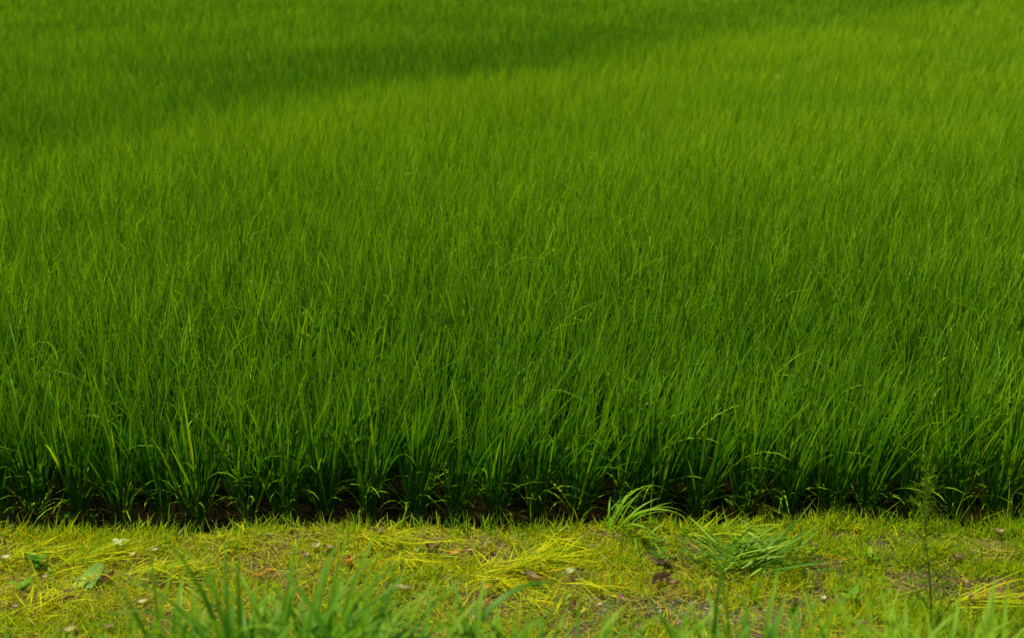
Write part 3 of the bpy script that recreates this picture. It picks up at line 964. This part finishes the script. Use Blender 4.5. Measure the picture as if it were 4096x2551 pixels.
fallen(435, 2325, 0.055, 0.034, 60, 'reddish-brown crumpled leaf below the folded green leaf', 'dead', 0.35, 0.5, 0.5)
fallen(620, 2150 + 60, 0.035, 0.02, 20, 'small tan leaf right of the star-shaped leaf', 'dead', 0.8, seed=2)
fallen(530, 2225, 0.03, 0.018, 80, 'small cream leaf just below the star-shaped leaf', 'pale', 0.95)
fallen(770, 2197, 0.03, 0.02, 40, 'orange-brown scrap of leaf in the clippings by the brink', 'orange', 0.3)
fallen(1265, 2195, 0.04, 0.026, 70, 'cream curled leaf on the bank below the red-stemmed seedling', 'pale', 1.0, 0.5, 0.4)
fallen(1320, 2200, 0.045, 0.028, 10, 'dull brown leaf right of the cream curled leaf', 'dead', 0.3)
fallen(1225, 2230, 0.04, 0.03, -30, 'grey-brown leaf left of the cream curled leaf', 'dead', 0.45)
fallen(1520, 2140, 0.055, 0.034, 5, 'pinkish-brown leaf near the limp heap and the water', 'dead', 0.5, 0.4, 0.4)
fallen(1730, 2205, 0.05, 0.03, 0, 'dark grey-brown leaf under the small bright heap', 'dead', 0.25, 0.4, 0.5)
fallen(1815, 2222, 0.045, 0.03, 15, 'orange leaf lying between the two yellow heaps', 'orange', 0.55)
fallen(1872, 2212, 0.04, 0.026, -40, 'red-brown leaf beside the orange leaf', 'dead', 0.2)
fallen(1395, 2255, 0.05, 0.034, 80, 'rusty orange leaf at the left of the limp heap', 'orange', 0.2, 0.3, 0.3)
fallen(1610, 2365, 0.075, 0.024, 0, 'long tan leaf behind the big blurred clump', 'dead', 0.85, 0.2, 0.5)
fallen(1545, 2385, 0.045, 0.03, 30, 'brown leaf left of the long tan leaf', 'dead', 0.4)
fallen(1945, 2360, 0.034, 0.03, 20, 'bright orange-yellow leaf below the big yellow heap', 'orange', 1.0, 0.3, 0.3)
fallen(1985, 2335, 0.035, 0.02, 10, 'brown scrap of leaf above the bright orange-yellow leaf', 'dead', 0.3)
fallen(2130, 2335, 0.085, 0.03, -50, 'shrivelled pinkish dry leaf on the big yellow heap', 'dead', 0.6, 0.2, 0.8)
fallen(2280, 2300, 0.045, 0.036, 30, 'pale green-white leaf right of the big yellow heap', 'pale', 0.9, 0.2, 0.3)
fallen(1910, 2480, 0.05, 0.03, 70, 'tan leaf low down behind the blurred tufts', 'dead', 0.8)
fallen(2640, 2330, 0.115, 0.036, 52, 'large brown pointed leaf standing tilted by the bare patch', 'dead', 0.3, 0.15, 0.5, 0.5)
fallen(2690, 2345, 0.05, 0.03, -20, 'curled brown leaf right of the large pointed leaf', 'dead', 0.3, 0.4, 0.5)
fallen(2290, 2440, 0.05, 0.03, 60, 'dry brown leaf on the soil left of the gravel', 'dead', 0.5, 0.3, 0.6)
fallen(3195, 2160, 0.05, 0.022, -60, 'orange-brown leaf on the turf above the foxtail seed head', 'orange', 0.2)
fallen(3255, 2190, 0.045, 0.026, -50, 'reddish leaf right of the orange-brown one, above the seed head', 'dead', 0.35)
fallen(3840, 2245, 0.055, 0.04, 0, 'dark brown leaf lying just right of the feathery weed', 'dead', 0.15)
fallen(3800, 2325, 0.09, 0.018, -5, 'dark twig-like leaf below right of the feathery weed', 'dead', 0.1)
fallen(3860, 2340, 0.04, 0.024, -30, 'small russet leaf right of the twig-like leaf', 'dead', 0.3)
fallen(4000, 2135, 0.045, 0.03, 0, 'tan leaf on the brink at the far right', 'dead', 0.6)
fallen(3290, 2400, 0.04, 0.022, 60, 'pale straw-coloured leaf below the seed head', 'dead', 0.95)
fallen(25, 2240, 0.04, 0.03, 40, 'pale leaf at the left edge of the photo', 'pale', 0.9)
fallen(130, 2230, 0.04, 0.02, 0, 'flat pale green leaf near the left edge', 'pale', 0.8)
fallen(180, 2320, 0.04, 0.03, -50, 'brown curled leaf beside the yellow sheaf', 'dead', 0.3)
fallen(60, 2435, 0.04, 0.03, 30, 'dull purple-brown leaf low at the left edge', 'dead', 0.2)
fallen(280, 2530, 0.05, 0.034, 40, 'tan leaf on the bottom edge at the left', 'dead', 0.75)
fallen(440, 2515, 0.045, 0.03, 60, 'brown leaf on the bottom edge, left of the thin tuft', 'dead', 0.4)
fallen(570, 2415, 0.04, 0.02, 20, 'cream scrap of leaf left of the thin blurred tuft', 'pale', 1.0)
fallen(1075, 2290, 0.045, 0.024, 30, 'orange leaf on the brown patch behind the big clump', 'orange', 0.1)
fallen(1040, 2308, 0.075, 0.018, 22, 'slender rusty leaf below the orange leaf on the brown patch', 'orange', 0.05)
fallen(270, 2375, 0.04, 0.02, -20, 'grey pebble-like curled leaf left of the reddish-brown leaf', 'dead', 0.3, seed=5)

# star-shaped pale leaf
p = at(480, 2195, 0.02)
root = add('star_leaf', None, loc=(p.x, p.y, p.z + 0.045), label='pale cream star-shaped leaf lying on the clippings', cat='leaf')
for a, L in ((150, 0.042), (60, 0.036), (20, 0.045), (-70, 0.04), (-130, 0.03), (100, 0.026)):
    v = strips([[0, 0, 0]], math.radians(a), 1.15, 0.7, L, 0.019, 0.1, 0.1, 0.75, 5, 3, prof_lance, fold=0.3)
    add('lobe', mesh_from('star_leaf_lobe', *v, M['pale']), root)
# folded green round leaf
p = at(350, 2320, 0.02)
root = add('round_leaf', None, loc=(p.x, p.y, p.z + 0.015), label='folded round green leaf with yellow stalks, beside the yellow sheaf', cat='leaf')
n, m_ = 9, 11
R_, A_ = np.meshgrid(np.linspace(0.04, 1, n), np.linspace(-2.7, 2.7, m_), indexing='ij')
rad = 0.062 * R_ * (1 + 0.1 * np.sin(A_ * 5))
Zl = 0.055 * R_ ** 2 * np.clip(np.cos(A_ - 0.6), -0.2, 1) + 0.006 * np.sin(A_ * 6) * R_
V = np.stack([rad * np.cos(A_), rad * np.sin(A_) * 0.8, Zl + 0.006], -1).reshape(-1, 3)
i = (np.arange(n - 1)[:, None] * m_ + np.arange(m_ - 1)[None]).ravel()
F = np.stack([i, i + 1, i + 1 + m_, i + m_], 1)
add('blade', mesh_from('round_leaf_blade', V, F, {'tint': np.full(len(V), 0.2), 'along': R_.ravel()}, M['pale']), root)
for az, L in ((0.9, 0.10), (-0.4, 0.12), (3.4, 0.11)):
    pts = [(0.02 + math.cos(az) * L * t, math.sin(az) * L * t - 0.02, 0.02 + 0.03 * math.sin(3 * t)) for t in np.linspace(0, 1, 6)]
    add('stalk', mesh_from('round_leaf_stalk', *tube(pts, 0.0022, 5, 0.8), M['cut']), root)

# broken straws
for px, py, h, lx, mat, lab in ((2985, 2110, 0.10, 0.04, 'straw', 'broken cream straw sticking up on the brink'),
                                (3050, 2400, 0.12, 0.03, 'straw', 'dry brown stalk standing below the foxtail bundle'),
                                (2930, 2110, 0.07, -0.02, 'straw', 'thin dry stub left of the broken cream straw')):
    p = at(px, py)
    root = add('dry_stalk', None, loc=p, label=lab, cat='stalk')
    pts = [(lx * t, 0.01 * t, h * t) for t in np.linspace(0, 1, 6)]
    add('stem', mesh_from('dry_stalk_stem', *tube(pts, np.linspace(0.0022, 0.003, 6), 6, 0.95), M[mat]), root)
    for q in range(3):
        v = strips([[lx * (0.4 + 0.2 * q), 0, h * (0.4 + 0.2 * q)]], q * 2.1, 0.5, 1.2, 0.05, 0.005, 0.2, 0.3, 0.8, 5, 2)
        add('dry_leaf', mesh_from('dry_stalk_leaf', *v, M[mat]), root)

# clover heads
for q, (px, py, lab) in enumerate(((2480, 2398, 'pink clover head left of the bare gravel patch'), (2550, 2520, 'pink clover head on the bottom edge before the gravel'),
                                   (3875, 2392, 'pink clover head right of the feathery weed'), (3445, 2500, 'pink clover head left of the foot of the feathery weed'),
                                   (2708, 2500, 'pink clover head below the bare gravel patch'))):
    rng = np.random.default_rng(800 + q)
    p = at(px, py, 0.03)
    root = add('clover_flower', None, loc=p, label=lab, cat='flower', group='pink clover flowers')
    add('stem', mesh_from('clover_stem', *tube([(0, 0, 0), (0.002, 0, 0.02), (0.003, 0, 0.04)], 0.001, 5, 0.5), M['weed_stem']), root)
    n = 46
    d = rng.standard_normal((n, 3))
    d[:, 2] = np.abs(d[:, 2]) - 0.25
    d /= np.linalg.norm(d, axis=1, keepdims=True)
    v = strips(np.array([[0.003, 0, 0.042]]) + 0.003 * d, np.arctan2(d[:, 1], d[:, 0]), np.arccos(d[:, 2]), 0.3, rng.uniform(0.007, 0.011, n), 0.0034, rng.uniform(0, 3, n), 0, rng.uniform(0, 1, n), 3, 2, prof_lance)
    add('flower_head', mesh_from('clover_head', *v, M['pink']), root)


# stones and gravel on the bare patch
def stone_geo(c, r, rng, tint):
    ph = np.linspace(0.15, np.pi - 0.15, 5)
    th = np.linspace(0, 2 * np.pi, 8, endpoint=False)
    P, T = np.meshgrid(ph, th, indexing='ij')
    rr_ = r * (1 + 0.16 * rng.standard_normal(P.shape))
    V = np.stack([rr_ * np.sin(P) * np.cos(T) * rng.uniform(0.9, 1.4), rr_ * np.sin(P) * np.sin(T), rr_ * np.cos(P) * 0.65], -1).reshape(-1, 3) + np.asarray(c)
    i = np.arange(4)[:, None] * 8
    j = np.arange(8)[None]
    F = np.stack([i + j, i + 8 + j, i + 8 + (j + 1) % 8, i + (j + 1) % 8], -1).reshape(-1, 4)
    F = np.concatenate([F, [[0, 1, 2, 3], [0, 3, 4, 7], [7, 4, 5, 6], [32, 35, 34, 33], [32, 39, 36, 35], [39, 38, 37, 36]]])
    return V, F, {'tint': np.full(len(V), tint)}


rng = np.random.default_rng(88)
parts = []
c = at(2700, 2440)
for q in range(420):
    x, y = c.x + rng.normal(0, 0.16), c.y + rng.normal(0, 0.055)
    r = rng.uniform(0.002, 0.006)
    parts.append(stone_geo((x, y, float(ground_z(x, y)) + r * 0.3), r, rng, rng.uniform(0, 1)))
for q in range(160):
    x, y = rng.uniform(-2.4, 2.6), rng.uniform(4.0, 5.2)
    r = rng.uniform(0.002, 0.006)
    parts.append(stone_geo((x, y, float(ground_z(x, y)) + r * 0.3), r, rng, rng.uniform(0, 1)))
add('gravel', mesh_from('gravel', *merge(parts), M['stone']), kind='stuff', label='fine grey-brown gravel on the bare patch', cat='gravel')
for px, py, r, lab in ((2640, 2450, 0.012, 'pale pebble on the bare gravel patch'), (2720, 2405, 0.010, 'grey pebble at the top of the gravel patch'),
                       (2775, 2420, 0.013, 'brownish pebble at the right of the gravel patch'), (2400, 2420, 0.010, 'small dark pebble left of the gravel patch'),
                       (255, 2378, 0.013, 'blue-grey pebble near the reddish-brown leaf')):
    p = at(px, py)
    add('pebble', mesh_from('pebble', *stone_geo((0, 0, r * 0.35), r, rng, rng.uniform(0.5, 1)), M['stone']), loc=p, label=lab, cat='pebble', group='pebbles on the bank')
p = at(4020, 2112)
v = strips([[0, 0, 0.03]], 0.4, 1.2, 0.4, 0.022, 0.008, 0.3, 0.5, 0.5, 4, 2, prof_lance)
add('blue_scrap', mesh_from('blue_scrap', *v, M['blue']), loc=p, label='tiny blue plastic scrap on the brink at the far right', cat='litter')
